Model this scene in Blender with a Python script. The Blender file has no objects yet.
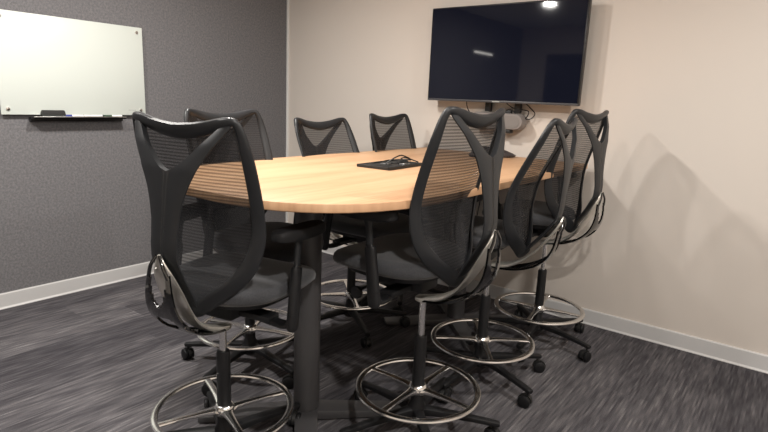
import bpy, bmesh, math, random
import numpy as np
from mathutils import Vector, Matrix
random.seed(7)
C = bpy.context.scene.collection
PI = math.pi

# ------------------------------------------------------------------ materials
def mat(name, col=(.5, .5, .5), rough=.5, metal=0, spec=.5, coat=0):
    m = bpy.data.materials.new(name); m.use_nodes = True
    b = m.node_tree.nodes['Principled BSDF']
    b.inputs['Base Color'].default_value = (*col, 1); b.inputs['Roughness'].default_value = rough
    b.inputs['Metallic'].default_value = metal; b.inputs['Specular IOR Level'].default_value = spec
    b.inputs['Coat Weight'].default_value = coat
    return m
def nt(m):
    t = m.node_tree; b = t.nodes['Principled BSDF']
    def N(kind, **kw):
        n = t.nodes.new(kind)
        for k, v in kw.items(): setattr(n, k, v)
        return n
    return t, b, N, t.links.new
def ramp(N, stops):
    r = N('ShaderNodeValToRGB'); e = r.color_ramp.elements
    e[0].position, e[0].color = stops[0][0], (*stops[0][1], 1)
    e[1].position, e[1].color = stops[-1][0], (*stops[-1][1], 1)
    for p, c in stops[1:-1]:
        x = e.new(p); x.color = (*c, 1)
    return r

def m_felt():
    m = mat('grey_felt', (.16, .155, .165), .95, spec=.15); t, b, N, L = nt(m)
    tc = N('ShaderNodeTexCoord'); n1 = N('ShaderNodeTexNoise'); n1.inputs['Scale'].default_value = 300; n1.inputs['Detail'].default_value = 3
    n2 = N('ShaderNodeTexNoise'); n2.inputs['Scale'].default_value = 75; n2.inputs['Detail'].default_value = 4
    L(tc.outputs['Object'], n1.inputs['Vector']); L(tc.outputs['Object'], n2.inputs['Vector'])
    a = N('ShaderNodeMath', operation='ADD'); L(n1.outputs['Fac'], a.inputs[0]); L(n2.outputs['Fac'], a.inputs[1])
    h = N('ShaderNodeMath', operation='MULTIPLY'); h.inputs[1].default_value = .5; L(a.outputs[0], h.inputs[0])
    r = ramp(N, [(.38, (.122, .119, .124)), (.5, (.158, .154, .160)), (.62, (.205, .200, .206))])
    L(h.outputs[0], r.inputs[0]); L(r.outputs[0], b.inputs['Base Color'])
    bp = N('ShaderNodeBump'); bp.inputs['Strength'].default_value = .25; bp.inputs['Distance'].default_value = .002
    L(h.outputs[0], bp.inputs['Height']); L(bp.outputs[0], b.inputs['Normal'])
    return m
def m_paint(name, col, var=.02):
    m = mat(name, col, .6, spec=.35); t, b, N, L = nt(m)
    tc = N('ShaderNodeTexCoord'); n = N('ShaderNodeTexNoise'); n.inputs['Scale'].default_value = 90; n.inputs['Detail'].default_value = 2
    L(tc.outputs['Object'], n.inputs['Vector'])
    bp = N('ShaderNodeBump'); bp.inputs['Strength'].default_value = .06; bp.inputs['Distance'].default_value = .002
    L(n.outputs['Fac'], bp.inputs['Height']); L(bp.outputs[0], b.inputs['Normal'])
    return m
def m_carpet():
    m = mat('carpet', (.06, .056, .06), .97, spec=.12); t, b, N, L = nt(m)
    tc = N('ShaderNodeTexCoord'); sp = N('ShaderNodeSeparateXYZ'); L(tc.outputs['Object'], sp.inputs[0])
    # plank tiles: .25 wide (x) by 1.0 long (y), each row shifted
    fx = N('ShaderNodeMath', operation='DIVIDE'); fx.inputs[1].default_value = .25; L(sp.outputs['X'], fx.inputs[0])
    ix = N('ShaderNodeMath', operation='FLOOR'); L(fx.outputs[0], ix.inputs[0])
    w1 = N('ShaderNodeTexWhiteNoise', noise_dimensions='1D'); L(ix.outputs[0], w1.inputs['W'])
    ay = N('ShaderNodeMath', operation='ADD'); L(sp.outputs['Y'], ay.inputs[0]); L(w1.outputs['Value'], ay.inputs[1])
    iy = N('ShaderNodeMath', operation='FLOOR'); L(ay.outputs[0], iy.inputs[0])
    cb = N('ShaderNodeCombineXYZ'); L(ix.outputs[0], cb.inputs[0]); L(iy.outputs[0], cb.inputs[1])
    w2 = N('ShaderNodeTexWhiteNoise', noise_dimensions='3D'); L(cb.outputs[0], w2.inputs['Vector'])
    # long streaks of yarn running along y
    dx = N('ShaderNodeMath', operation='DIVIDE'); dx.inputs[1].default_value = .0085; L(sp.outputs['X'], dx.inputs[0])
    fl = N('ShaderNodeMath', operation='FLOOR'); L(dx.outputs[0], fl.inputs[0])
    k1 = N('ShaderNodeMath', operation='MULTIPLY'); k1.inputs[1].default_value = 17.31; L(fl.outputs[0], k1.inputs[0])
    k2 = N('ShaderNodeMath', operation='MULTIPLY'); k2.inputs[1].default_value = 6.5; L(sp.outputs['Y'], k2.inputs[0])
    cv = N('ShaderNodeCombineXYZ'); L(k1.outputs[0], cv.inputs[0]); L(k2.outputs[0], cv.inputs[1]); L(w2.outputs['Value'], cv.inputs[2])
    n1 = N('ShaderNodeTexNoise'); n1.inputs['Scale'].default_value = 1; n1.inputs['Detail'].default_value = 1; L(cv.outputs[0], n1.inputs['Vector'])
    n2 = N('ShaderNodeTexNoise'); n2.inputs['Scale'].default_value = 420; n2.inputs['Detail'].default_value = 2; L(tc.outputs['Object'], n2.inputs['Vector'])
    mp3 = N('ShaderNodeMapping'); mp3.inputs['Scale'].default_value = (9, 2.2, 1); L(tc.outputs['Object'], mp3.inputs['Vector'])
    n3 = N('ShaderNodeTexNoise'); n3.inputs['Scale'].default_value = 1; n3.inputs['Detail'].default_value = 3; L(mp3.outputs[0], n3.inputs['Vector'])
    def mul(o, k):
        x = N('ShaderNodeMath', operation='MULTIPLY'); x.inputs[1].default_value = k; L(o, x.inputs[0]); return x.outputs[0]
    def add(a_, b_):
        x = N('ShaderNodeMath', operation='ADD'); L(a_, x.inputs[0]); L(b_, x.inputs[1]); return x.outputs[0]
    s = add(add(mul(n1.outputs['Fac'], .37), mul(n2.outputs['Fac'], .41)), add(mul(w2.outputs['Value'], .12), mul(n3.outputs['Fac'], .18)))
    r = ramp(N, [(.42, (.036, .034, .039)), (.54, (.076, .072, .078)), (.64, (.128, .121, .126)), (.74, (.27, .255, .258))])
    L(s, r.inputs[0]); L(r.outputs[0], b.inputs['Base Color'])
    bp = N('ShaderNodeBump'); bp.inputs['Strength'].default_value = .5; bp.inputs['Distance'].default_value = .003
    L(s, bp.inputs['Height']); L(bp.outputs[0], b.inputs['Normal'])
    return m
def m_wood():
    m = mat('maple_laminate', (.66, .42, .22), .5, spec=.3); t, b, N, L = nt(m)
    tc = N('ShaderNodeTexCoord'); mp = N('ShaderNodeMapping'); mp.inputs['Scale'].default_value = (9, 1.1, 3)
    mp.inputs['Rotation'].default_value = (0, 0, .04)
    L(tc.outputs['Object'], mp.inputs['Vector'])
    n0 = N('ShaderNodeTexNoise'); n0.inputs['Scale'].default_value = .9; n0.inputs['Detail'].default_value = 3; L(mp.outputs[0], n0.inputs['Vector'])
    mp2 = N('ShaderNodeMapping'); mp2.inputs['Scale'].default_value = (90, 3.0, 3); L(tc.outputs['Object'], mp2.inputs['Vector'])
    n1 = N('ShaderNodeTexNoise'); n1.inputs['Scale'].default_value = 1; n1.inputs['Detail'].default_value = 4; L(mp2.outputs[0], n1.inputs['Vector'])
    a = N('ShaderNodeMath', operation='MULTIPLY_ADD'); a.inputs[1].default_value = .35
    L(n1.outputs['Fac'], a.inputs[0])
    k = N('ShaderNodeMath', operation='MULTIPLY'); k.inputs[1].default_value = .65; L(n0.outputs['Fac'], k.inputs[0]); L(k.outputs[0], a.inputs[2])
    r = ramp(N, [(.30, (.42, .24, .132)), (.48, (.53, .318, .18)), (.62, (.59, .37, .218)), (.75, (.49, .29, .166))])
    L(a.outputs[0], r.inputs[0]); L(r.outputs[0], b.inputs['Base Color'])
    return m
def m_mesh(name='black_mesh_fabric'):
    # woven net: tight vertical yarns with darker horizontal cords, see-through between
    m = mat(name, (.022, .022, .024), .7, spec=.3); t, b, N, L = nt(m)
    tc = N('ShaderNodeTexCoord'); sp = N('ShaderNodeSeparateXYZ'); L(tc.outputs['UV'], sp.inputs[0])
    mu = N('ShaderNodeMath', operation='MULTIPLY'); mu.inputs[1].default_value = 2 * PI * 88; L(sp.outputs['Y'], mu.inputs[0])
    sn = N('ShaderNodeMath', operation='SINE'); L(mu.outputs[0], sn.inputs[0])
    mr = N('ShaderNodeMapRange'); mr.inputs['From Min'].default_value = -.35; mr.inputs['From Max'].default_value = .75
    mr.inputs['To Min'].default_value = .67; mr.inputs['To Max'].default_value = .84
    L(sn.outputs[0], mr.inputs['Value'])
    L(mr.outputs[0], b.inputs['Alpha'])
    return m

M = {
 'felt': m_felt(), 'carpet': m_carpet(), 'wood': m_wood(), 'mesh': m_mesh(),
 'cream': m_paint('cream_paint', (.63, .575, .52)),
 'ceil': m_paint('white_ceiling_paint', (.8, .79, .77)),
 'base': mat('satin_white_skirting', (.56, .555, .55), .45),
 'trim': mat('pale_metal_trim', (.72, .72, .70), .4),
 'resin': mat('black_resin', (.016, .017, .019), .42, spec=.4),
 'resin2': mat('soft_black_plastic', (.008, .008, .009), .5, spec=.35),
 'pad': mat('black_arm_pad', (.010, .010, .011), .6, spec=.3),
 'chrome': mat('polished_aluminium', (.82, .81, .79), .20, 1),
 'dchrome': mat('dark_polished_metal', (.10, .10, .10), .12, 1, coat=.5),
 'silver': mat('brushed_silver', (.86, .83, .76), .30, .75),
 'satin': mat('satin_metal', (.55, .55, .55), .3, 1),
 'glassboard': mat('white_back_painted_glass', (.60, .64, .60), .4, spec=.4, coat=.0),
 'column': mat('graphite_powder_coat', (.062, .060, .062), .42, spec=.5),
 'tv': mat('glossy_black_screen', (.006, .0075, .016), .04, spec=.55),
 'tvf': mat('tv_black_bezel', (.012, .012, .013), .3),
 'black': mat('matte_black', (.012, .012, .012), .55),
 'eraser': mat('dark_grey_felt_eraser', (.035, .038, .036), .9),
 'bar': mat('warm_grey_plastic', (.23, .21, .20), .5),
 'barlight': mat('speaker_grille_grey', (.20, .185, .175), .7),
 'blue': mat('blue_marker_plastic', (.04, .06, .30), .4),
 'green': mat('dark_green_marker_plastic', (.05, .09, .06), .4),
 'white': mat('white_marker_plastic', (.75, .75, .74), .4),
 'palegrey': mat('pale_grey_print', (.42, .44, .42), .5),
 'cable': mat('black_cable', (.012, .012, .012), .5),
 'doorp': mat('dark_door_glass', (.02, .02, .024), .15),
 'darkw': mat('dark_back_wall_paint', (.10, .098, .10), .7),
}
def m_fabric():
    m = mat('charcoal_seat_fabric', (.035, .036, .040), .85, spec=.25); t, b, N, L = nt(m)
    tc = N('ShaderNodeTexCoord'); n = N('ShaderNodeTexNoise'); n.inputs['Scale'].default_value = 320; L(tc.outputs['Object'], n.inputs['Vector'])
    r = ramp(N, [(.3, (.030, .031, .035)), (.7, (.062, .063, .068))]); L(n.outputs['Fac'], r.inputs[0]); L(r.outputs[0], b.inputs['Base Color'])
    b.inputs['Sheen Weight'].default_value = .25
    bp = N('ShaderNodeBump'); bp.inputs['Strength'].default_value = .3; bp.inputs['Distance'].default_value = .001
    L(n.outputs['Fac'], bp.inputs['Height']); L(bp.outputs[0], b.inputs['Normal'])
    return m
M['fabric'] = m_fabric()
def m_emit(name, col, s):
    m = mat(name, col, .5); b = m.node_tree.nodes['Principled BSDF']
    b.inputs['Emission Color'].default_value = (*col, 1); b.inputs['Emission Strength'].default_value = s
    return m
M['lamp'] = m_emit('lit_diffuser', (1, .95, .87), 22)

# ------------------------------------------------------------------ helpers
def obj(name, bm, m, parent=None, smooth=True, loc=None):
    bmesh.ops.recalc_face_normals(bm, faces=bm.faces)
    me = bpy.data.meshes.new(name); bm.to_mesh(me); bm.free()
    me.materials.append(m)
    if smooth:
        for p in me.polygons: p.use_smooth = True
        try: me.set_sharp_from_angle(angle=math.radians(38))
        except Exception: pass
    o = bpy.data.objects.new(name, me); C.objects.link(o)
    if parent: o.parent = parent
    if loc is not None: o.location = loc
    return o
def tag(o, label, cat, group=None, kind=None):
    o['label'] = label; o['category'] = cat
    if group: o['group'] = group
    if kind: o['kind'] = kind
    return o
def thing(name, label, cat, loc=(0, 0, 0), rz=0, group=None):
    o = bpy.data.objects.new(name, None); C.objects.link(o); o.empty_display_size = .1
    o.location = loc; o.rotation_euler = (0, 0, rz); return tag(o, label, cat, group)
def struct(name, bm, m, smooth=False):
    o = obj(name, bm, m, None, smooth); o['kind'] = 'structure'; return o
def box(bm, lo, hi, bev=0, seg=2, mtx=None):
    r = bmesh.ops.create_cube(bm, size=1); vs = r['verts']
    for v in vs: v.co = Vector([lo[i] + (v.co[i] + .5) * (hi[i] - lo[i]) for i in range(3)])
    if bev > 0:
        es = list({e for v in vs for e in v.link_edges})
        q = bmesh.ops.bevel(bm, geom=es, offset=bev, segments=seg, profile=.5, affect='EDGES'); vs = list({v for f in q['faces'] for v in f.verts} | {v for v in vs if v.is_valid})
    if mtx is not None:
        for v in vs: v.co = mtx @ v.co
    return vs
def catmull(a, n, closed=False):
    a = np.asarray(a, float); k = len(a)
    out = []
    rng = k if closed else k - 1
    for i in range(rng):
        if closed: p0, p1, p2, p3 = a[(i-1) % k], a[i], a[(i+1) % k], a[(i+2) % k]
        else:
            p1, p2 = a[i], a[i+1]; p0 = a[i-1] if i > 0 else 2*p1-p2; p3 = a[i+2] if i+2 < k else 2*p2-p1
        for j in range(n):
            t = j / n
            out.append(.5*((2*p1)+(-p0+p2)*t+(2*p0-5*p1+4*p2-p3)*t*t+(-p0+3*p1-3*p2+p3)*t**3))
    if not closed: out.append(a[-1])
    return np.array(out)
def sweep(bm, pts, n=6, closed=False, seg=12, power=2.0, hint=(0, 1, 0)):
    """pts rows: x,y,z,width,thickness[,hx,hy,hz]; width lies across the hint normal, thickness along it"""
    a = np.asarray(pts, float)
    a = catmull(a, n, closed) if n > 1 else a
    k = len(a); rings = []
    for i in range(k):
        if closed: T = Vector(a[(i+1) % k][:3] - a[(i-1) % k][:3])
        else: T = Vector(a[min(i+1, k-1)][:3] - a[max(i-1, 0)][:3])
        T.normalize()
        H = Vector(a[i][5:8]) if a.shape[1] >= 8 else Vector(hint)
        Nn = (H - T * H.dot(T))
        if Nn.length < 1e-4: Nn = T.orthogonal()
        Nn.normalize(); S = T.cross(Nn)
        w, t = abs(a[i][3]) / 2, abs(a[i][4]) / 2
        ring = []
        for j in range(seg):
            th = 2*PI*j/seg; c, s = math.cos(th), math.sin(th)
            c = math.copysign(abs(c)**(2/power), c); s = math.copysign(abs(s)**(2/power), s)
            ring.append(bm.verts.new(Vector(a[i][:3]) + S*(w*c) + Nn*(t*s)))
        rings.append(ring)
    for i in range(k if closed else k-1):
        r0, r1 = rings[i], rings[(i+1) % k]
        for j in range(seg): bm.faces.new((r0[j], r0[(j+1) % seg], r1[(j+1) % seg], r1[j]))
    if not closed:
        bm.faces.new(rings[0][::-1]); bm.faces.new(rings[-1])
def tube(bm, pts, r, n=6, closed=False, seg=8):
    sweep(bm, [(*p, 2*r, 2*r) for p in pts], n, closed, seg, 2.0, (0.13, .21, .97))
def lathe(bm, prof, seg=32, c=(0, 0, 0), mtx=None):
    rings = []
    for r, z in prof:
        ring = []
        for j in range(seg):
            th = 2*PI*j/seg; v = Vector((r*math.cos(th), r*math.sin(th), z))
            if mtx is not None: v = mtx @ v
            ring.append(bm.verts.new(v + Vector(c)))
        rings.append(ring)
    for a, b in zip(rings, rings[1:]):
        for j in range(seg): bm.faces.new((a[j], a[(j+1) % seg], b[(j+1) % seg], b[j]))
    bm.faces.new(rings[0][::-1]); bm.faces.new(rings[-1])
def cyl(bm, p0, p1, r0, r1=None, seg=16):
    r1 = r0 if r1 is None else r1
    p0, p1 = Vector(p0), Vector(p1); d = p1-p0
    q = d.to_track_quat('Z', 'Y').to_matrix()
    lathe(bm, [(r0, 0), (r1, d.length)], seg, p0, q)
def torus(bm, R, w, h, z, seg=72, sec=10, power=2.3):
    sweep(bm, [(R*math.cos(2*PI*i/seg), R*math.sin(2*PI*i/seg), z, w, h) for i in range(seg)], 1, True, sec, power, (0, 0, 1))
def superell(hw, hd, n, cx=0, cy=0, seg=48):
    out = []
    for j in range(seg):
        th = 2*PI*j/seg; c, s = math.cos(th), math.sin(th)
        out.append((cx+hw*math.copysign(abs(c)**(2/n), c), cy+hd*math.copysign(abs(s)**(2/n), s)))
    return out
def stadium(hw, r, n=14):
    a = [-PI/2+PI*k/n for k in range(n+1)]
    return [(hw-r+r*math.cos(t), r*math.sin(t)) for t in a]+[(-hw+r-r*math.cos(t), -r*math.sin(t)) for t in a]
def layers(bm, rows):
    """rows: list of lists of Vector (same count) -> closed solid"""
    rr = [[bm.verts.new(v) for v in r] for r in rows]; k = len(rr[0])
    for a, b in zip(rr, rr[1:]):
        for j in range(k): bm.faces.new((a[j], a[(j+1) % k], b[(j+1) % k], b[j]))
    bm.faces.new(rr[0][::-1]); bm.faces.new(rr[-1])

# ------------------------------------------------------------------ room
RX, RY, RZ = 5.3, -5.3, 2.6
b = bmesh.new(); box(b, (-.15, RY-.15, -.1), (RX+.15, .15, 0)); struct('floor', b, M['carpet'])
b = bmesh.new(); box(b, (-.15, RY-.15, RZ), (RX+.15, .15, RZ+.1)); struct('ceiling', b, M['ceil'])
b = bmesh.new(); box(b, (-.15, RY-.15, 0), (0, .15, RZ)); struct('wall_left', b, M['felt'])
b = bmesh.new(); box(b, (0, 0, 0), (RX, .15, RZ)); struct('wall_front', b, M['cream'])
b = bmesh.new(); box(b, (RX, RY, 0), (RX+.15, .15, RZ)); struct('wall_right', b, M['cream'])
b = bmesh.new(); box(b, (0, RY-.15, 0), (RX, RY, RZ)); struct('wall_back', b, M['cream'])
b = bmesh.new(); box(b, (.0, -.016, .1), (.02, .0, RZ), .002); struct('trim_1', b, M['trim'])
def skirting(name, p0, p1, inward):
    # profile: cap lip, face, small toe lip at the carpet
    b = bmesh.new(); prof = [(0, 0), (.020, 0), (.020, .004), (.014, .009), (.012, .014), (.012, .094), (.009, .1), (0, .1)]
    p0, p1, inn = Vector(p0), Vector(p1), Vector(inward)
    A = [b.verts.new(p0+inn*d+Vector((0, 0, z))) for d, z in prof]; B = [b.verts.new(p1+inn*d+Vector((0, 0, z))) for d, z in prof]
    k = len(prof)
    for j in range(k): b.faces.new((A[j], A[(j+1) % k], B[(j+1) % k], B[j]))
    b.faces.new(A); b.faces.new(B[::-1])
    struct(name, b, M['base'])
skirting('baseboard_left', (0, RY, 0), (0, 0, 0), (1, 0, 0))
skirting('baseboard_front', (0, 0, 0), (RX, 0, 0), (0, -1, 0))
skirting('baseboard_right', (RX, RY, 0), (RX, 0, 0), (-1, 0, 0))
b = bmesh.new(); box(b, (.45, RY, 0), (1.6, RY+.04, 2.2), .004); struct('door_1', b, M['doorp'])

# ------------------------------------------------------------------ whiteboard on the grey wall
wb = thing('whiteboard', 'white frosted glass whiteboard with chrome corner studs on the grey felt wall', 'whiteboard', (0, -1.868, 1.52))
b = bmesh.new(); box(b, (.024, -.457, -.303), (.030, .457, .303), .0015); obj('glass_panel', b, M['glassboard'], wb)
for y, z in ((-.42, .268), (.415, .268), (-.42, -.268), (.42, -.268)):
    b = bmesh.new(); q = Matrix.Rotation(PI/2, 3, 'Y')
    lathe(b, [(.006, 0), (.006, .030), (.0105, .030), (.0115, .033), (.0105, .036), (.002, .0375)], 20, (.0005, y, z), q)
    obj('stud', b, M['chrome'], wb)
b = bmesh.new(); box(b, (.031, -.30, -.328), (.080, .285, -.318), .002); box(b, (.074, -.30, -.3275), (.080, .285, -.312), .002)
box(b, (.001, -.30, -.345), (.03, .285, -.318), .001)
obj('pen_tray', b, M['tvf'], wb)
b = bmesh.new(); box(b, (.080, -.30, -.3185), (.0815, .285, -.3115), .0006); box(b, (.0345, -.30, -.3183), (.074, .285, -.3165), .0006)
obj('tray_lip', b, M['satin'], wb)['label'] = 'silver front lip of the tray'
b = bmesh.new()
for k in range(5): box(b, (.0302, .33+k*.011, -.272), (.0306, .338+k*.011, -.265))
obj('printed_mark', b, M['palegrey'], wb)['label'] = 'small pale grey lettering'
TRZ = 1.52-.3164
er = thing('board_eraser', 'black felt board eraser standing on the whiteboard tray', 'eraser', (.054, -2.045, TRZ))
b = bmesh.new(); box(b, (-.018, -.068, 0), (.018, .068, .016), .003); obj('felt_pad', b, M['eraser'], er)
b = bmesh.new()
layers(b, [[Vector((x*.018*s, y*.068*t, z)) for x, y in ((-1, -1), (1, -1), (1, 1), (-1, 1))] for z, s, t in ((.016, 1, 1), (.030, .95, .97), (.043, .8, .9))])
obj('grip', b, M['black'], er)
for y0, capm, lab, bodym in ((-1.925, 'blue', 'white dry-erase marker with a blue cap lying next to the black eraser', 'white'),
                      (-1.80, 'white', 'plain white dry-erase marker lying between the blue and the dark capped ones', 'white'),
                      (-1.665, 'green', 'white dry-erase marker with a dark green cap on the right of the tray', 'white')):
    mk = thing('marker', lab, 'marker', (.058, y0, TRZ+.0078), 0, 'dry-erase markers on the whiteboard tray')
    q = Matrix.Rotation(-PI/2, 3, 'X')
    b = bmesh.new(); lathe(b, [(.005, -.012), (.0075, -.010), (.0075, .06), (.005, .062)], 14, (0, 0, 0), q); obj('barrel', b, M[bodym], mk)
    b = bmesh.new(); lathe(b, [(.005, -.060), (.0077, -.057), (.0077, -.012), (.0065, -.010)], 14, (0, 0, 0), q); obj('cap', b, M[capm], mk)

# ------------------------------------------------------------------ television
tv = thing('television', 'large black flat-screen television mounted high on the cream wall', 'television', (2.184, -.115, 1.73))
W, H = 1.106/2, .318
b = bmesh.new(); box(b, (-W, -.012, -H), (W, .030, H), .006); box(b, (-W*.75, .028, -H*.8), (W*.75, .058, H*.45), .012); obj('housing', b, M['tvf'], tv)
b = bmesh.new(); box(b, (-W+.009, -.0135, -H+.016), (W-.009, -.0115, H-.009)); obj('screen', b, M['tv'], tv, False)
b = bmesh.new(); box(b, (-W+.003, -.0145, -H+.001), (W-.003, -.0118, -H+.0145), .001); obj('bezel', b, mat('charcoal_bezel', (.06, .06, .065), .35), tv)
b = bmesh.new()
for k in range(6): box(b, (-.030+k*.0092, -.0153, -H+.004), (-.0235+k*.0092, -.0146, -H+.011))
obj('maker_mark', b, M['palegrey'], tv, False)
for x in (-.097, .122):
    b = bmesh.new(); box(b, (x-.022, .060, -H-.060), (x+.022, .090, H*.7), .003); box(b, (x-.018, .088, -.1), (x+.018, .1145, .05))
    for z in (-.02, -.045): box(b, (x-.012, .056, -H+z), (x+.012, .061, -H+z+.012), .001)
    obj('mount_rail', b, M['black'], tv)
# cable loops hanging below the television
b = bmesh.new(); tube(b, [(2.36, -.06, 1.42), (2.40, -.05, 1.385), (2.43, -.045, 1.35), (2.40, -.045, 1.315), (2.35, -.05, 1.32), (2.30, -.055, 1.345), (2.26, -.06, 1.372), (2.22, -.06, 1.36)], .0035, 8)
tube(b, [(2.22, -.065, 1.42), (2.27, -.055, 1.385), (2.33, -.055, 1.375), (2.385, -.05, 1.365), (2.375, -.05, 1.325), (2.32, -.05, 1.30)], .0035, 8)
tag(obj('cable', b, M['cable']), 'black cable looped behind the right end of the grey video bar', 'cable', 'cables under the television')
b = bmesh.new(); tube(b, [(1.925, -.07, 1.43), (1.925, -.06, 1.385), (1.94, -.055, 1.35), (1.975, -.055, 1.325), (2.03, -.05, 1.31)], .0035, 8)
tag(obj('cable', b, M['cable']), 'thin black cable drooping from the television to the left end of the grey bar', 'cable', 'cables under the television')
# video bar
vb = thing('video_bar', 'grey rounded video conference bar on the wall under the television', 'video bar', (2.175, 0, 1.292))
b = bmesh.new()
prof = stadium(.20, .054)
layers(b, [[Vector((x*s, y, z*s2)) for x, z in prof] for y, s, s2 in ((-.028, 1, 1), (-.10, 1, 1), (-.112, .985, .9))])
obj('body', b, M['bar'], vb)
b = bmesh.new(); prof = stadium(.18, .040)
layers(b, [[Vector((x, y, z)) for x, z in prof] for y in (-.113, -.1155)]); obj('grille', b, M['barlight'], vb)
b = bmesh.new(); box(b, (.03, -.105, -.078), (.115, -.05, -.054), .004); obj('camera_unit', b, M['black'], vb)
b = bmesh.new(); box(b, (-.05, -.03, -.03), (.05, -.001, .055), .002); box(b, (.03, -.06, .045), (.09, -.03, .072), .002); obj('wall_bracket', b, M['black'], vb)

# ------------------------------------------------------------------ table
TOP = 1.06
tb = thing('conference_table', 'counter-height maple conference table with a rounded near end on graphite legs', 'table', (2.2, -1.28, 0))
def outline(off=0):
    pts = []
    # far end straight, sides slightly bowed, near end rounded like a superellipse
    ys = [1.22, 1.1, .8, .5, .2, -.1, -.3, -.45]
    def hw(y): return .637 - .020*max(0, y-.2)**1.6 + .0
    R = [(hw(y)-off, y-(off if y == 1.22 else 0)) for y in ys]
    near = []
    d, n = .715, 2.6
    for j in range(1, 32):
        th = PI/2*j/16 if j <= 16 else PI/2*j/16
        c, s = math.cos(th), math.sin(th)
        near.append((math.copysign(abs(c)**(2/n), c)*(hw(-.45)-off), -.45-abs(s)**(2/n)*(d-off)))
    return R + near + [(-x, y) for x, y in R[::-1]]
b = bmesh.new()
layers(b, [[Vector((x, y, z)) for x, y in outline(o)] for o, z in ((.003, TOP-.032), (0, TOP-.029), (0, TOP-.003), (.0012, TOP-.001), (.004, TOP))])
obj('tabletop', b, M['wood'], tb)
b = bmesh.new(); box(b, (-.05, -.72, TOP-.075), (.05, .72, TOP-.033), .003)
for y in (-.70, .68): box(b, (-.40, y-.035, TOP-.06), (.40, y+.035, TOP-.033), .003)
obj('under_frame', b, M['column'], tb)
for y, x in ((-.715, .10), (.665, .06)):
    b = bmesh.new(); lathe(b, [(.055, .052), (.0565, .056), (.0565, .985), (.075, .99), (.075, TOP-.0325)], 36, (x, y, 0)); o = obj('column', b, M['column'], tb)
    b = bmesh.new()
    for k in range(4):
        a = PI/4+PI/2*k; q = Matrix.Rotation(a, 4, 'Z'); q.translation = Vector((x, y, 0))
        vs = box(b, (0.0, -.052, .008), (.46, .052, .052), .004)
        for v in vs:
            f = max(0, v.co.x)/.46; v.co.y *= 1-.22*f; v.co.z = .008+(v.co.z-.008)*(1-.45*f)
            v.co = q @ v.co
        p = q @ Vector((.43, 0, 0)); lathe(b, [(.016, 0), (.018, .009)], 14, (p.x, p.y, 0))
    obj('cross_foot', b, M['column'], tb)

# power tray with glasses-like cable coil
tr = thing('cable_tray', 'flat black tray holding coiled cables on the maple tabletop', 'tray', (2.17, -1.265, TOP), math.radians(4))
b = bmesh.new(); box(b, (-.10, -.17, 0), (.10, .17, .009), .003)
for x0, y0, x1, y1 in ((-.10, -.17, -.088, .17), (.088, -.17, .10, .17), (-.10, -.17, .10, -.158), (-.10, .158, .10, .17), (-.10, -.075, .10, -.066)): box(b, (x0, y0, .006), (x1, y1, .015), .002)
obj('tray_body', b, M['black'], tr)
b = bmesh.new(); box(b, (-.084, -.152,   .0085), (.084, -.08, .0135), .002); obj('cover', b, M['resin2'], tr)
for q in ((-.05, -.03, .0, .02), (.02, .05, .06, .10)):
    b = bmesh.new(); box(b, (q[0], q[1], .0085), (q[2], q[3], .014), .002); obj('socket', b, M['satin'], tr)
b = bmesh.new()
tube(b, [(.03, -.085, .020), (.05, -.05, .048), (.06, .0, .062), (.06, .05, .052), (.05, .11, .032), (-.02, .13, .026), (-.06, .07, .022), (-.05, 0, .020), (.01, -.02, .020), (.05, .05, .022), (.02, .12, .022), (-.04, .14, .022)], .0036, 8)
tube(b, [(.07, -.03, .020), (.04, .03, .040), (.03, .09, .042), (.07, .15, .020)], .0032, 8)
tag(obj('cable', b, M['cable'], None, True, (2.17, -1.265, TOP)), 'black cable coiled on top of the flat tray on the table', 'cable')

# conference phone
ph = thing('conference_phone', 'dark three-legged conference phone at the television end of the table', 'phone', (2.20, -.23, TOP), math.radians(25))
b = bmesh.new(); rows = []
for z, s in ((.006, .96), (.016, 1), (.028, .88), (.046, .62), (.058, .40), (.0625, .2)):
    r = []
    for j in range(60):
        th = 2*PI*j/60; rad = .085+.105*((1+math.cos(3*th))/2)**1.6
        r.append(Vector((rad*s*math.cos(th), rad*s*math.sin(th), z)))
    rows.append(r)
layers(b, rows); obj('body', b, mat('dark_brown_grey_plastic', (.05, .042, .042), .45), ph)
for k in range(3):
    b = bmesh.new(); a = 2*PI*k/3; lathe(b, [(.012, 0), (.012, .008)], 12, (.14*math.cos(a), .14*math.sin(a), 0)); obj('foot', b, M['black'], ph)
b = bmesh.new(); box(b, (-.03, -.022, .0605), (.03, .022, .0645), .001); obj('display', b, M['tv'], ph)

# ------------------------------------------------------------------ chairs
PIV = Vector((0, -.05, .63))
LOOP = [(.216, -.176, 1.362), (.231, -.150, 1.27), (.233, -.110, 1.14), (.230, -.088, 1.05), (.225, -.084, .98), (.200, -.093, .90), (.146, -.117, .825), (.074, -.143, .765), (0, -.160, .722)]
def mesh_bm():
    b = bmesh.new(); uvl = b.loops.layers.uv.new('UVMap')
    side = catmull(LOOP, 6); nr, nc = len(side), 16; g = []
    for i, (X, Y, Z) in enumerate(side):
        s = i/(nr-1); row = []
        for j in range(nc+1):
            u = -1+2*j/nc
            dip = .030*max(0, 1-s*2.6)
            row.append(b.verts.new(Vector((X*u, Y-.020*(1-u*u)*(X/.226), Z-dip*(1-u*u))) - PIV))
        g.append(row)
    for i in range(nr-1):
        for j in range(nc):
            try: f = b.faces.new((g[i][j], g[i][j+1], g[i+1][j+1], g[i+1][j]))
            except ValueError: continue
            for l in f.loops: l[uvl].uv = (l.vert.co.x+.5, l.vert.co.z+PIV.z)
    return b
def P_(L): return [(p[0]-PIV.x, p[1]-PIV.y, p[2]-PIV.z, *p[3:]) for p in L]
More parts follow.
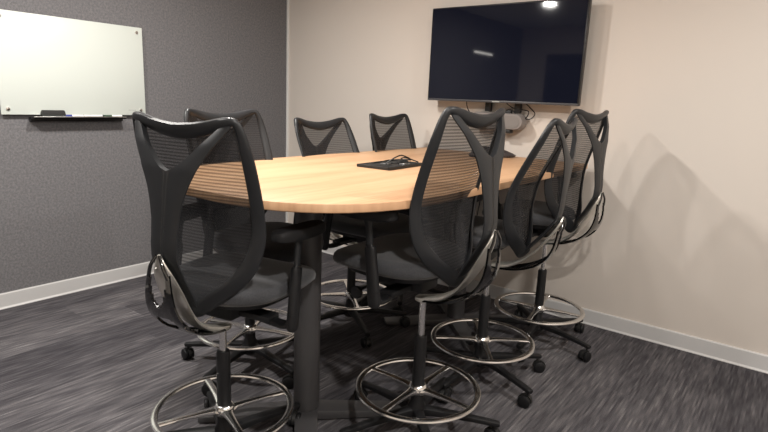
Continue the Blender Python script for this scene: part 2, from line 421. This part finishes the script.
def loop_bm():
    b = bmesh.new()
    W_ = [.026, .040, .044, .046, .050, .056, .060, .062, .066]
    T_ = [.024, .018, .016, .016, .016, .016, .016, .016, .018]
    def hint(i): return (.45, .9, 0) if i < 6 else (.1, .8, .6)
    R = []
    for i, (x, y, z) in enumerate(LOOP):
        hx, hy, hz = hint(i); R.append((x, y, z, W_[i], T_[i], -hx if x > .03 else 0, hy, hz))
    Lf = [(-r[0], r[1], r[2], r[3], r[4], -r[5], r[6], r[7]) for r in R[-2::-1]]
    top = [(-.186, -.190, 1.373, .032, .026, 0, 1, .3), (-.10, -.198, 1.350, .048, .026, 0, 1, .45), (0, -.201, 1.338, .056, .028, 0, 1, .5),
           (.10, -.198, 1.350, .048, .026, 0, 1, .45), (.186, -.190, 1.373, .032, .026, 0, 1, .3)]
    sweep(b, P_(R + Lf + top), 6, True, 12, 2.4)
    return b
def spine_bm():
    # one moulded sheet: two arms meeting at a crotch, a broad waist, then a tail running forward
    b = bmesh.new()
    def Yz(z): return float(np.interp(z, [.715, .735, .79, .855, .93, .98, 1.06, 1.13, 1.22, 1.30, 1.372], [-.140, -.160, -.192, -.232, -.268, -.270, -.262, -.256, -.246, -.222, -.184]))
    # outer edge half-width and inner edge half-width by height
    zo = [1.372, 1.35, 1.32, 1.28, 1.24, 1.20, 1.16, 1.12, 1.06, 1.0, .94, .88, .82, .76, .735, .715]
    ho = [.205, .198, .178, .150, .124, .102, .083, .070, .058, .054, .054, .053, .049, .042, .036, .026]
    zi = [1.372, 1.35, 1.32, 1.28, 1.24, 1.222, 1.213]
    hi = [.188, .160, .134, .096, .052, .026, .0]
    zs = np.unique(np.concatenate([np.linspace(.715, 1.21, 34), np.linspace(1.213, 1.372, 16)]))[::-1]
    T = .010
    for s_ in (-1, 1):
        rows = []
        for z in zs:
            o_ = float(np.interp(z, zo[::-1], ho[::-1])); i_ = float(np.interp(z, zi[::-1], hi[::-1])) if z > 1.213 else 0.
            i_ = min(i_, o_-.012); y = Yz(z); ring = []
            n = 6
            for k in range(n+1):
                u = i_+(o_-i_)*k/n; ring.append(Vector((s_*u, y-T*(1-.75*(k/n)**3)-.35*T*0, z)))
            for k in range(n, -1, -1):
                u = i_+(o_-i_)*k/n; ring.append(Vector((s_*u, y+T*(1-.75*(k/n)**3), z)))
            rows.append([v-PIV for v in ring])
        layers(b, rows)
    bmesh.ops.remove_doubles(b, verts=b.verts, dist=.0004)
    return b
def bracket_bm(which):
    b = bmesh.new()
    if which == 'front':   # bright limb behind the spine, running down and forward to the post
        sweep(b, P_([(0, -.290, .950, .010, .008), (0, -.284, .915, .050, .010), (0, -.268, .87, .092, .010), (0, -.240, .81, .112, .010), (0, -.204, .745, .104, .012), (0, -.160, .690, .082, .016),
                    (0, -.10, .645, .066, .024), (0, -.04, .620, .058, .030), (0, .005, .610, .056, .028), (0, .028, .608, .040, .020)]), 7, False, 14, 3.0)
        return b
    path = [(-.301, .885), (-.303, .83), (-.298, .785), (-.284, .745), (-.262, .712), (-.228, .680), (-.185, .652), (-.13, .628), (-.07, .612), (-.02, .602)]
    hw = [.046, .056, .062, .066, .068, .066, .060, .050, .040, .030]
    A = catmull([(a[0], a[1], h) for a, h in zip(path, hw)], 4); nu = 14; g = []
    for y, z, h in A:
        g.append([b.verts.new(Vector((h*(-1+2*k/nu), y+.006*abs(-1+2*k/nu)**2.5, z+.004*abs(-1+2*k/nu)**3))-PIV) for k in range(nu+1)])
    for i in range(len(g)-1):
        for k in range(nu):
            u = abs(-1+2*(k+.5)/nu); y, z, h = A[i]
            if z > .775 and u < .80*((z-.775)/.11)**.55: continue            # open between the two prongs
            if .690 < z < .742 and (u/.62)**2+((z-.717)/.03)**2 < 1: continue   # oval opening
            b.faces.new((g[i][k], g[i][k+1], g[i+1][k+1], g[i+1][k]))
    bmesh.ops.delete(b, geom=[v for v in b.verts if not v.link_faces], context='VERTS')
    bmesh.ops.recalc_face_normals(b, faces=b.faces)
    bmesh.ops.solidify(b, geom=b.faces[:], thickness=.009)
    for s_ in (-1, 1):
        sweep(b, P_([(s_*.006, -.294, .948, .010, .008), (s_*.026, -.300, .915, .012, .010), (s_*.042, -.295, .875, .014, .010)]), 4, False, 10, 2.4)
    return b
def seat_bm(grow=0, z0=.740, z1=.800, crown=.012):
    b = bmesh.new(); rows = []
    def out(s, z, lift=0):
        r = []
        for x, y in superell(.248*s+grow, .250*s+grow, 3.0, 0, .126, 56):
            wf = max(0, y-.22)/.15; bk = max(0, -.02-y)/.1
            xr = x*(1-.10*max(0, min(1, bk)))
            r.append(Vector((xr, y, z-.030*wf*wf+lift*(abs(x)/.25)**2)))
        return r
    for s, z in ((.80, z0-.004), (.93, z0), (.99, z0+.014), (1.0, z0+.032), (.985, z1-.014), (.94, z1-.003), (.86, z1+.002), (.6, z1+.004), (.3, z1+.002), (.05, z1+.001)):
        rows.append(out(s, z, .010 if z > .7 else 0))
    layers(b, rows); return b
def mech_bm():
    b = bmesh.new()
    box(b, (-.065, -.03, .650), (.065, .22, .730), .012)
    layers(b, [[Vector((x, y, z)) for x, y in superell(.21*s, .21*s, 3, 0, .115, 40)] for s, z in ((.72, .714), (.95, .722), (1.0, .742))])
    box(b, (-.20, .015, .658), (.20, .08, .682), .006)
    return b
def arm_bm(s):
    b = bmesh.new()
    sweep(b, [(s*.12, .045, .668, .060, .020, 0, 0, 1), (s*.21, .045, .658, .055, .020, 0, 0, 1), (s*.262, .040, .660, .052, .022, -s*.3, 0, 1), (s*.282, .040, .680, .05, .03, -s, 0, .3), (s*.286, .042, .71, .05, .034, -s, 0, 0)], 6, False, 12, 2.6)
    sweep(b, [(s*.285, .036, .645, .036, .026), (s*.2865, .038, .665, .050, .034), (s*.285, .052, .77, .048, .034), (s*.283, .066, .862, .046, .032), (s*.283, .068, .872, .036, .022)], 5, False, 14, 2.5, (1, 0, 0))
    return b
def armpost_bm(s):
    b = bmesh.new(); sweep(b, [(s*.283, .066, .84, .030, .018), (s*.280, .078, .94, .030, .018), (s*.278, .084, .978, .045, .022)], 5, False, 12, 2.4, (1, 0, 0)); return b
def armpad_bm(s):
    b = bmesh.new(); rows = []
    for k, z in ((.86, .972), (.97, .977), (1, .990), (.97, 1.006), (.88, 1.013), (.5, 1.015)):
        rows.append([Vector((x+s*.012*(y/.12), y+.10, z+.004*(y/.12)**2)) for x, y in superell(.042*k, .130*k, 2.8, s*.272, 0, 36)])
    layers(b, rows); return b
def castor_hood(): 
    b = bmesh.new(); lathe(b, [(.006, .040), (.006, .088)], 12); 
    rows = []
    for sx in (-.008, .008):
        r = [Vector((sx, .012+.034*math.cos(a), .031+.034*math.sin(a))) for a in np.linspace(-.2, PI+.1, 14)] + [Vector((sx, .012-.016, .028)), Vector((sx, .012+.016, .028))]
        rows.append(r)
    layers(b, rows); return b
def castor_wheel():
    b = bmesh.new(); q = Matrix.Rotation(PI/2, 3, 'Y')
    for c in (-.0175, .0175): lathe(b, [(.008, -.010), (.024, -.009), (.029, -.006), (.0305, 0), (.029, .006), (.024, .009), (.008, .010)], 24, (c, .012, .0305), q)
    return b

def make_chair():
    t = thing('drafting_chair', '', 'chair')
    U = []   # parts that ride on the gas lift
    def back(o): o.location = PIV; o['tilts'] = 1; U.append(o)
    lp = obj('back_frame', loop_bm(), M['resin'], t); back(lp)
    ms = obj('mesh_back', mesh_bm(), M['mesh'], t); back(ms)
    sn = obj('spine', spine_bm(), M['resin'], t); back(sn)
    br = obj('back_bracket', bracket_bm('front'), M['silver'], t); br['label'] = 'polished silver back bracket'; back(br)
    b2 = obj('rear_shell', bracket_bm('rear'), M['dchrome'], t); b2['label'] = 'dark glossy rear loop'; back(b2)
    U.append(obj('seat', seat_bm(), M['fabric'], t))
    U.append(obj('tilt_mechanism', mech_bm(), M['resin2'], t))
    b = bmesh.new(); cyl(b, (-.06, .19, .662), (-.19, .19, .645), .006); lathe(b, [(.014, 0), (.026, .004), (.026, .018), (.014, .022)], 18, (-.19, .19, .643), Matrix.Rotation(-PI/2, 3, 'Y'))
    U.append(obj('tension_knob', b, M['resin2'], t))
    for s in (-1, 1):
        a = obj('armrest', arm_bm(s), M['resin2'], t); U.append(a)
        obj('arm_post', armpost_bm(s), M['resin'], a); obj('arm_pad', armpad_bm(s), M['pad'], a)
    b = bmesh.new(); lathe(b, [(.0135, -.20), (.0135, .0), ], 20, (0, 0, .60)); U.append(obj('gas_lift', b, M['chrome'], t)); U[-1]['label'] = 'bright steel gas lift'
    b = bmesh.new(); lathe(b, [(.026, .225), (.0265, .235), (.0255, .440), (.023, .450), (.014, .452)], 24); obj('lift_cover', b, M['resin2'], t)
    rg = []
    b = bmesh.new(); torus(b, .253, .028, .018, .210)
    lathe(b, [(.030, .185), (.040, .200), (.040, .216), (.032, .228), (.0275, .230)], 24)
    for k in range(4):
        a = PI/2*k; c, s_ = math.cos(a), math.sin(a)
        sweep(b, [(c*.022, s_*.022, .206, .060, .026), (c*.06, s_*.06, .209, .036, .020), (c*.15, s_*.15, .211, .026, .015), (c*.245, s_*.245, .210, .028, .012)], 4, False, 10, 3, (0, 0, 1))
    obj('foot_ring', b, M['chrome'], t)['label'] = 'polished round foot ring with four spokes'
    b = bmesh.new(); lathe(b, [(.036, .070), (.044, .080), (.040, .125), (.028, .150), (.026, .235)], 24)
    obj('hub', b, M['resin2'], t)
    for k in range(5):
        a = 2*PI*k/5; c, s_ = math.cos(a), math.sin(a)
        b = bmesh.new(); sweep(b, [(c*.02, s_*.02, .108, .050, .044), (c*.12, s_*.12, .106, .044, .034), (c*.25, s_*.25, .096, .036, .026), (c*.335, s_*.335, .087, .034, .024), (c*.352, s_*.352, .085, .026, .020)], 4, False, 10, 2.8, (0, 0, 1))
        lg = obj('base_leg', b, M['resin2'], t); lg['base'] = 1
        h = obj('castor', castor_hood(), M['black'], t, True, (c*.335, s_*.335, 0)); h['cast'] = k
        h.rotation_euler = (0, 0, a+1.1+1.7*k)
        obj('wheel', castor_wheel(), M['resin2'], h)
    return t
proto = make_chair()
def copy_tree(o, parent=None):
    c = o.copy(); C.objects.link(c); c.parent = parent
    for ch in list(o.children): copy_tree(ch, c)
    return c
CH = [
 # x, y, heading, lift, recline, ring spoke angle, base angle, label
 (2.264, -2.402, 102, -.064, 1.5, -20, 10, 'black mesh drafting chair at the rounded near end of the table, nearest the whiteboard side'),
 (2.74, -1.77, 181, .0, 0, 0, 28.5, 'black mesh drafting chair in the centre foreground, first on the right side of the table'),
 (2.715, -1.14, 188, -.003, -9, 37.6, -20, 'reclined black mesh drafting chair in the middle of the row on the right side'),
 (2.757, -.49, 175, .008, 0, 8.6, -12, 'black mesh drafting chair on the right side of the table, closest to the cream wall'),
 (1.735, -1.85, 2, -.066, 0, 20, -147, 'black mesh drafting chair behind the near left chair, in front of the grey felt wall'),
 (1.785, -1.105, 0, -.085, -8, -40, 40, 'black mesh drafting chair in the middle of the far side, nearest the room corner'),
 (1.73, -.47, 2, -.080, 0, 10, 15, 'black mesh drafting chair on the far side of the table, directly left of the television'),
]
protos_done = False
for i, (x, y, hd, dz, rec, ra, ba, lab) in enumerate(CH):
    c = proto if i == 0 else copy_tree(proto)
    c.location = (x, y, 0); a0 = math.radians(hd-90); c.rotation_euler = (0, 0, a0)
    c['label'] = lab; c['category'] = 'chair'; c['group'] = 'black mesh drafting chairs around the table'
    k = 0
    for ch in c.children:
        nm = ch.name.split('.')[0]
        if nm in ('back_frame', 'mesh_back', 'spine', 'back_bracket', 'rear_shell'):
            ch.location = PIV+Vector((0, 0, dz)); ch.rotation_euler = (math.radians(-rec), 0, 0)
        elif nm in ('seat', 'tilt_mechanism', 'tension_knob', 'armrest', 'gas_lift'): ch.location = (0, 0, dz)
        elif nm == 'foot_ring': ch.rotation_euler = (0, 0, math.radians(ra)-a0)
        elif nm == 'base_leg': ch.rotation_euler = (0, 0, math.radians(ba)-a0)
        elif nm == 'castor':
            j = ch['cast']; a = math.radians(ba)-a0+2*PI*j/5; ch.location = (.335*math.cos(a), .335*math.sin(a), 0)
            ch.rotation_euler = (0, 0, a+2.3*j+i)
for o in list(C.objects):
    for kk in ('tilts', 'base', 'cast'):
        if kk in o.keys(): del o[kk]

# cable hanging from the table behind the chairs, down to the floor
b = bmesh.new(); tube(b, [(2.16, -.20, 1.02), (2.17, -.20, .85), (2.14, -.2, .6), (2.12, -.2, .47), (2.17, -.2, .40), (2.25, -.2, .44), (2.27, -.2, .55), (2.24, -.2, .8), (2.23, -.2, 1.02)], .004, 8)
tag(obj('cable', b, M['cable']), 'black cable hanging in a loop beneath the far end of the table', 'cable')

# ------------------------------------------------------------------ lights
def lamp(x, y, power, size=.35, shape='DISK', z=RZ-.03, col=(1, .955, .90), sy=None, rot=0):
    l = bpy.data.lights.new('downlight', 'AREA'); l.energy = power; l.shape = shape; l.size = size; l.color = col
    if sy: l.size_y = sy
    o = bpy.data.objects.new('downlight', l); C.objects.link(o); o.location = (x, y, z); o.rotation_euler = (0, 0, rot); return o
LAMPS = [(1.26, -3.17, 44), (1.4, -1.8, 38), (2.7, -2.3, 9), (4.1, -3.17, 46), (4.1, -1.45, 26)]
for x, y, e in LAMPS: lamp(x, y, e, .13)
for x, y, e in LAMPS:
    t = thing('ceiling_light', 'round recessed ceiling downlight with a white rim', 'ceiling light', (x, y, RZ), 0, 'recessed ceiling downlights')
    b = bmesh.new(); torus(b, .095, .018, .012, -.006, 40, 8); obj('rim', b, M['white'], t)

w = bpy.data.worlds.new('World'); bpy.context.scene.world = w; w.use_nodes = True
w.node_tree.nodes['Background'].inputs[0].default_value = (.5, .5, .5, 1); w.node_tree.nodes['Background'].inputs[1].default_value = .15

wl = thing('added_light_bar', 'slim white light bar added high on the grey felt wall for its reflection in the television', 'added light bar', (0, -3.97, 2.107))  # added out of view to give the thin bright line mirrored in the screen
b = bmesh.new(); box(b, (.0, -.28, -.02), (.03, .28, .02), .003); obj('housing', b, M['white'], wl)
b = bmesh.new(); box(b, (.029, -.267, -.012), (.040, .267, .012), .002); obj('diffuser', b, m_emit('soft_lit_diffuser', (1, .96, .9), 6), wl)

# ------------------------------------------------------------------ camera
f, yaw, pitch, roll, X, Y, Hh = 547.757, -.647101, .209053, .043109, 3.884718, -3.576259, 1.400687
cy, sy, cp, sp = math.cos(yaw), math.sin(yaw), math.cos(pitch), math.sin(pitch)
fw = Vector((sy*cp, cy*cp, -sp)); rt = Vector((cy, -sy, 0)); up = rt.cross(fw)
r2 = rt*math.cos(roll)+up*math.sin(roll); u2 = -rt*math.sin(roll)+up*math.cos(roll)
cam = bpy.data.cameras.new('Camera'); co = bpy.data.objects.new('Camera', cam); C.objects.link(co)
cam.sensor_width = 36; cam.lens = 36*f/768; cam.clip_start = .05
m = Matrix((r2, u2, -fw)).transposed().to_4x4(); m.translation = Vector((X, Y, Hh)); co.matrix_world = m
sc = bpy.context.scene; sc.camera = co
sc.view_settings.view_transform = 'Standard'; sc.view_settings.look = 'None'; sc.view_settings.gamma = 1; sc.view_settings.use_curve_mapping = False
sc.view_settings.exposure = .35
